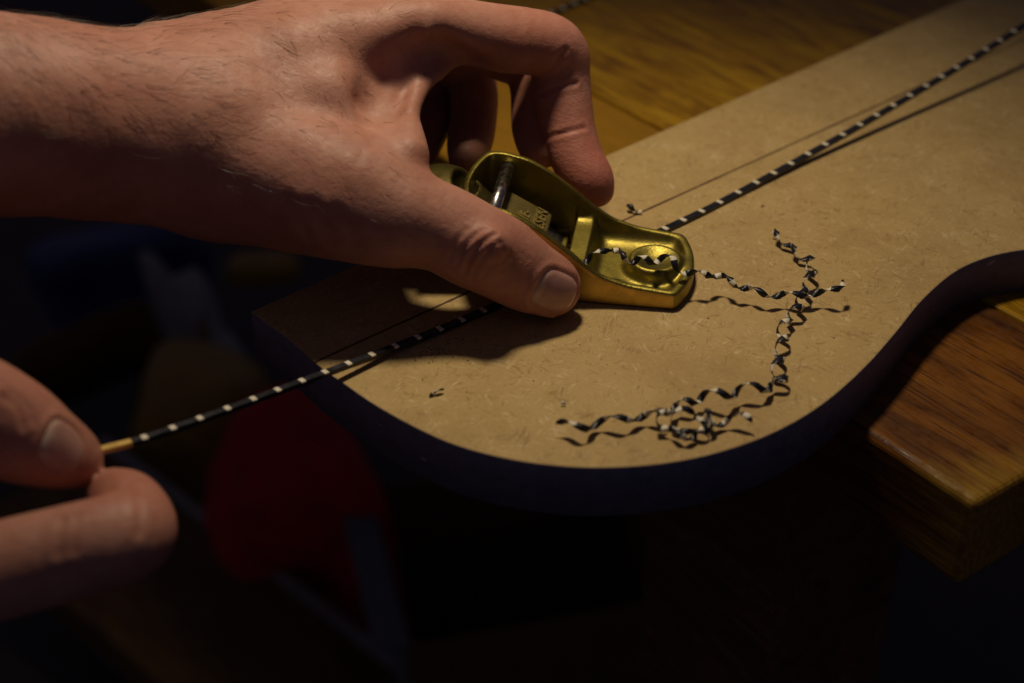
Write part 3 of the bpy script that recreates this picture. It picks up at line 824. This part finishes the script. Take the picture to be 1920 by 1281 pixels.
# ================================================================ SHAVINGS
def ribbon(name, pts, rad, pitch, width, label, group=None, phase=0.0, jitter=0.42, wpitch=6.6, s_off=0.0):
    P = smoothpath(pts, 14)
    s = np.concatenate([[0], np.cumsum(np.linalg.norm(np.diff(P, axis=0), axis=1))]); L = s[-1]
    n = max(24, int(L / 0.28)); q = np.linspace(0, L, n)
    C = np.stack([np.interp(q, s, P[:, k]) for k in range(3)], 1)
    k = np.exp(-0.5 * (np.arange(-6, 7) / 3.0) ** 2); k /= k.sum()
    C = np.stack([np.convolve(np.pad(C[:, i], 6, mode='edge'), k, 'valid') for i in range(3)], 1)
    T = np.gradient(C, axis=0); T /= np.linalg.norm(T, axis=1)[:, None]
    A = np.cross(T, (0, 0, 1)); A /= np.linalg.norm(A, axis=1)[:, None]; B = np.cross(T, A)
    lr = np.random.RandomState(int(abs(phase * 1000)) + 11)
    wob = np.interp(q, np.linspace(0, L, max(4, int(L / 7))), lr.uniform(1 - jitter, 1 + jitter, max(4, int(L / 7))))
    wr = np.interp(q, np.linspace(0, L, max(4, int(L / 9))), lr.uniform(0.6, 1.35, max(4, int(L / 9))))
    ph = phase + np.cumsum(2 * math.pi / (pitch * wob)) * (q[1] - q[0])
    r = (rad * wr)[:, None]
    rad_dir = np.cos(ph)[:, None] * A + np.sin(ph)[:, None] * B
    H = C + r * rad_dir
    HT = np.gradient(H, axis=0); dl = np.linalg.norm(HT, axis=1); HT /= np.maximum(dl, 1e-6)[:, None]
    Wd = np.cross(HT, rad_dir); Wd /= np.maximum(np.linalg.norm(Wd, axis=1), 1e-6)[:, None]
    al = np.cumsum(dl) + s_off
    taper = np.minimum(1, np.minimum(np.arange(n) / 6, (n - 1 - np.arange(n)) / 6) * 0.7 + 0.3)
    w = width / 2 * taper * (0.9 + 0.2 * lr.rand(n)); Nn = np.cross(Wd, HT); th = 0.09
    Vv = np.concatenate([H + Wd * w[:, None] + Nn * th, H - Wd * w[:, None] + Nn * th, H - Wd * w[:, None] - Nn * th, H + Wd * w[:, None] - Nn * th])
    Fc = []; mi = []
    for i in range(n - 1):
        m = 1 if (al[i] % wpitch) < 1.9 else 0
        for a, b in ((0, 1), (1, 2), (2, 3), (3, 0)):
            Fc.append((a * n + i, a * n + i + 1, b * n + i + 1, b * n + i)); mi.append(m)
    Fc += [(0, n, 2 * n, 3 * n), (n - 1, 4 * n - 1, 3 * n - 1, 2 * n - 1)]; mi += [0, 0]
    zmin = Vv[:, 2].min()
    o = mesh_obj(name, Vv, Fc, [M['black_fibre'], M['white_fibre']], None, True, mi)
    tag(o, label, 'shaving', group)
    return o
G = 'striped shavings curled off the strip'
ribbon('wood_shaving', [az(1086, 492, 11), az(1108, 484, 11.5), az(1145, 466, 13), az(1168, 480, 12), az(1190, 489, 11.5), az(1225, 487, 11.5), az(1258, 488, 11.5), az(1280, 505, 10), az(1305, 515, 8.5), az(1345, 516, 7),
        az(1385, 535, 6), az(1430, 549, 5), az(1480, 554, 4.8), az(1530, 550, 5), az(1562, 545, 6), az(1586, 525, 8)], 1.1, 8.8, 1.95, 'curled striped shaving trailing from the plane mouth across its nose', G, 0.4)
ribbon('wood_shaving', [az(1443, 432, 3), az(1475, 456, 3), az(1500, 478, 3.2), az(1521, 490, 3.6), az(1518, 517, 4), az(1509, 545, 4), az(1499, 570, 4), az(1483, 592, 3.5), az(1467, 615, 3), az(1467, 642, 3), az(1461, 670, 3),
        az(1456, 692, 3), az(1467, 712, 3), az(1442, 726, 3.5), az(1410, 727, 4.5), az(1370, 737, 5), az(1330, 741, 5), az(1296, 752, 4), az(1265, 764, 4), az(1228, 779, 3.5), az(1190, 781, 3.5), az(1150, 790, 3.5), az(1110, 793, 3.5), az(1085, 803, 3.5), az(1060, 796, 4), az(1041, 792, 4.5)],
       1.3, 9.6, 1.9, 'long curled striped shaving winding down to the board front edge', G, 1.9)
ribbon('wood_shaving', [az(1246, 768, 5.5), az(1236, 790, 4), az(1262, 812, 2.6), az(1300, 818, 2.4), az(1322, 800, 3), az(1302, 772, 4.5), az(1276, 770, 5.2), az(1262, 790, 3), az(1282, 808, 2.2), az(1316, 812, 2.2), az(1336, 792, 3.5), az(1326, 768, 5),
        az(1338, 790, 3), az(1360, 792, 2.6), az(1382, 780, 4), az(1404, 783, 4), az(1414, 792, 3.4)], 0.85, 10, 1.8, 'tangled ring of striped shaving beneath the long curl', G, 3.1)
ribbon('wood_shaving', [az(1172, 388, 1.6), az(1184, 389, 1.8), az(1195, 393, 1.6), az(1204, 398, 1.3)], 0.7, 7.0, 1.9, 'short striped curl behind the far cheek of the plane', G, 2.2)
ribbon('wood_shaving', [az(803, 741, 0.8), az(815, 738, 0.9), az(833, 731, 0.8)], 0.4, 9.0, 1.3, 'tiny striped sliver alone on the board near its left edge', G, 0.9, s_off=5.5)
ribbon('wood_shaving', [az(1051, 757, 0.6), az(1056, 755, 0.8), az(1062, 757, 0.6)], 0.35, 5.0, 1.0, 'tiny crumb of shaving above the long curl end', G, 5.0, s_off=6.8)

# loose dust and pale fibres on the board
def dust():
    V = []; Fc = []; mi = []
    def grain(x, y, sx, sy, h, ang, m):
        b = len(V); c, s_ = math.cos(ang), math.sin(ang)
        for z, k in ((0.02, 1.0), (h, 0.6)):
            for a, q in ((-1, -1), (1, -1), (1, 1), (-1, 1)):
                dx, dy = a * sx * k * rnd.uniform(0.6, 1.2), q * sy * k * rnd.uniform(0.6, 1.2)
                V.append((x + dx * c - dy * s_, y + dx * s_ + dy * c, z))
        Fc.extend([(b + 4, b + 5, b + 6, b + 7), (b, b + 1, b + 5, b + 4), (b + 1, b + 2, b + 6, b + 5), (b + 2, b + 3, b + 7, b + 6), (b + 3, b, b + 4, b + 7)]); mi.extend([m] * 5)
    for cx, cy, n, sp in ((800, 660, 60, 32), (860, 640, 25, 40), (1000, 700, 14, 120), (1300, 640, 14, 160), (1450, 400, 12, 130)):
        for _ in range(n):
            p = az(cx + rnd.gauss(0, sp), cy + rnd.gauss(0, sp * 0.4), 0)
            r = rnd.uniform(0.10, 0.26); grain(p[0], p[1], r, r * 0.7, rnd.uniform(0.1, 0.3), rnd.random() * 6, 0)
    p = az(1430, 387, 0); grain(p[0], p[1], 0.8, 0.35, 0.4, 0.9, 0)
    for _ in range(95):
        p = az(rnd.uniform(650, 1900), rnd.uniform(60, 850), 0)
        if p[0] > 190 or p[1] > 210: continue
        q = np.array([p[0], p[1]])
        a = rnd.random() * 6; Ln = rnd.uniform(0.6, 1.9); cur = rnd.uniform(-0.5, 0.5)
        for k in range(3):
            grain(q[0], q[1], Ln / 3 * 0.62, 0.07, 0.07, a, 1)
            q = q + np.array([math.cos(a), math.sin(a)]) * Ln / 3; a += cur
    # keep only what lies on the board
    from mathutils.geometry import intersect_point_line
    poly = np.array(outline)
    def inside(x, y):
        c = False; j = len(poly) - 1
        for i in range(len(poly)):
            xi, yi = poly[i]; xj, yj = poly[j]
            if (yi > y) != (yj > y) and x < (xj - xi) * (y - yi) / (yj - yi) + xi: c = not c
            j = i
        return c
    keepF, keepM = [], []
    for g in range(len(V) // 8):
        ok = all(inside(V[g * 8 + k][0], V[g * 8 + k][1]) for k in range(4))
        if ok: keepF += Fc[g * 5:g * 5 + 5]; keepM += mi[g * 5:g * 5 + 5]
    o = mesh_obj('dust', V, keepF, [M['dust'], M['pale_dust']], None, False, keepM)
    tag(o, 'scattered dark dust grains and pale fibres on the fibreboard', 'dust', None, 'stuff')
dust()

# ================================================================ CLUTTER BELOW (out of focus, in the dark)
def lumpy(name, c, size, mat, label, cat, seed=0, amp=0.08, rot=(0, 0, 0), taper=0.0):
    bm = bmesh.new(); bmesh.ops.create_icosphere(bm, subdivisions=4, radius=1)
    r = np.random.RandomState(seed); ks = r.normal(0, 2.2, (6, 3)); pp = r.rand(6) * 6
    for v in bm.verts:
        p = np.array(v.co); q = np.sign(p) * np.abs(p) ** 0.6
        d = 1 + amp * sum(math.sin(k @ p + f) for k, f in zip(ks, pp))
        q = q * d; tz = 1 - taper * (q[2] * 0.5 + 0.5)
        v.co = (q[0] * size[0] * tz, q[1] * size[1] * tz, max(q[2], -0.95) * size[2])
    o = bm_obj(name, bm, mat, None, True); o.location = Vector(c) * MM; o.rotation_euler = rot
    return tag(o, label, cat)
def board_between(name, a, b, w, t, mat, label, cat, lip=None):
    a = np.array(a); b = np.array(b); d = b - a; L = np.linalg.norm(d)
    root = empty(name, (a + b) / 2); root.rotation_euler = Vector(d).to_track_quat('X', 'Z').to_euler()
    tag(root, label, cat)
    bm_obj('plank', box_bm(L, w, t, 1.5, 2), mat, root)
    if lip: bm_obj('edge_strip', box_bm(L, 11, 8, 1, 2, (0, w / 2 + 5.7, t / 2)), lip, root)
    return root
# red cloth bag
p = atz(585, 1120, -740)
lumpy('cloth_bag', (p[0], p[1], FLOOR_Z + 110), (84, 125, 115), M['red'], 'slumped red cloth bag on the floor below the board', 'bag', 3, 0.2, (0, 0, 0.4), 0.25)
# cardboard box with a pale side flap
p = atz(980, 1170, -680)
cb = empty('cardboard_box', (p[0], p[1], FLOOR_Z), 0.25); tag(cb, 'brown cardboard box with pale side standing below the board', 'box')
for nm, s, c, m in (('wall', (240, 4, 240), (0, -100, 120), 'card'), ('wall', (240, 4, 240), (0, 100, 120), 'card'), ('wall', (4, 195, 240), (-118, 0, 120), 'card_pale'), ('wall', (4, 195, 240), (118, 0, 120), 'card'), ('base', (230, 195, 4), (0, 0, 3), 'card')):
    bm_obj(nm, box_bm(*s, 0.6, 1, c), M[m], cb)
bm_obj('flap', box_bm(24, 195, 4, 0.6, 1, (-132.5, 0, 238)), M['card_pale'], cb)
# planks leaning at the lower left
board_between('wooden_plank', atz(70, 925, -650), atz(640, 1390, -700), 145, 36, M['rough_wood'], 'long wooden plank with grey edge slanting across the lower left', 'plank', M['grey'])
# bent wooden rib
def bent_rib():
    c = atz(215, 720, -631); V = []; Fc = []; n = 40
    for i in range(n + 1):
        a = math.radians(-30 + 250 * i / n); r = 85 + 22 * math.sin(2 * a)
        for dr, z in ((-3, -45), (3, -45), (3, 45), (-3, 45)): V.append((math.cos(a) * (r + dr), math.sin(a) * (r + dr), z))
    for i in range(n):
        for k in range(4): Fc.append((4 * i + k, 4 * i + (k + 1) % 4, 4 * i + 4 + (k + 1) % 4, 4 * i + 4 + k))
    o = mesh_obj('bent_rib', V, Fc, M['rough_wood'], None, True); o.location = (c[0] * MM, c[1] * MM, -631 * MM)
    tag(o, 'bent wooden hoop standing in the dark left of the board', 'wood hoop')
bent_rib()
p = atz(385, 835, -680); lumpy('leather_pouch', (p[0], p[1], -704), (68, 65, 139), M['yellow'], 'rounded ochre pouch beneath the loose strip', 'pouch', 5, 0.05)
p = atz(400, 700, -647); lumpy('grey_rag', (p[0], p[1], -680), (36, 122, 98), M['grey'], 'crumpled grey rag trailing beside the red bag', 'rag', 8, 0.12, (0.5, 0, 0.5))
p = atz(230, 480, -631); lumpy('plastic_tub', (p[0], p[1], -680), (98, 42, 82), M['blue'], 'blue plastic tub in the dark beneath the forearm', 'tub', 9, 0.06, (0, 0, 0.5))
p = atz(495, 505, -598); lumpy('tool_handle', (p[0], p[1], -598), (42, 20, 18), M['yellow'], 'yellow tool handle in the dark beneath the wrist', 'tool', 10, 0.03, (0, 0, 0.1))
p = atz(1520, 955, -631); lumpy('blue_cloth', (p[0], p[1], -680), (73, 73, 98), M['blue'], 'bunched blue cloth in the dark below the bench corner', 'cloth', 12, 0.1)
p = atz(1540, 1130, -631)
def can(c):
    prof = [(0, 0), (43, 0), (46, 5), (46, 215), (40, 232), (20, 245), (20, 275), (0, 275)]; V = []; Fc = []; n = 36
    for r, z in prof:
        for i in range(n): V.append((r * math.cos(2 * math.pi * i / n), r * math.sin(2 * math.pi * i / n), z))
    for j in range(len(prof) - 1):
        for i in range(n): Fc.append((j * n + i, j * n + (i + 1) % n, (j + 1) * n + (i + 1) % n, (j + 1) * n + i))
    o = mesh_obj('spray_can', V, Fc, M['redcan'], None, True); o.location = (c[0] * MM, c[1] * MM, FLOOR_Z * MM)
    tag(o, 'dark red can standing in shadow below the bench corner', 'can')
can(p)
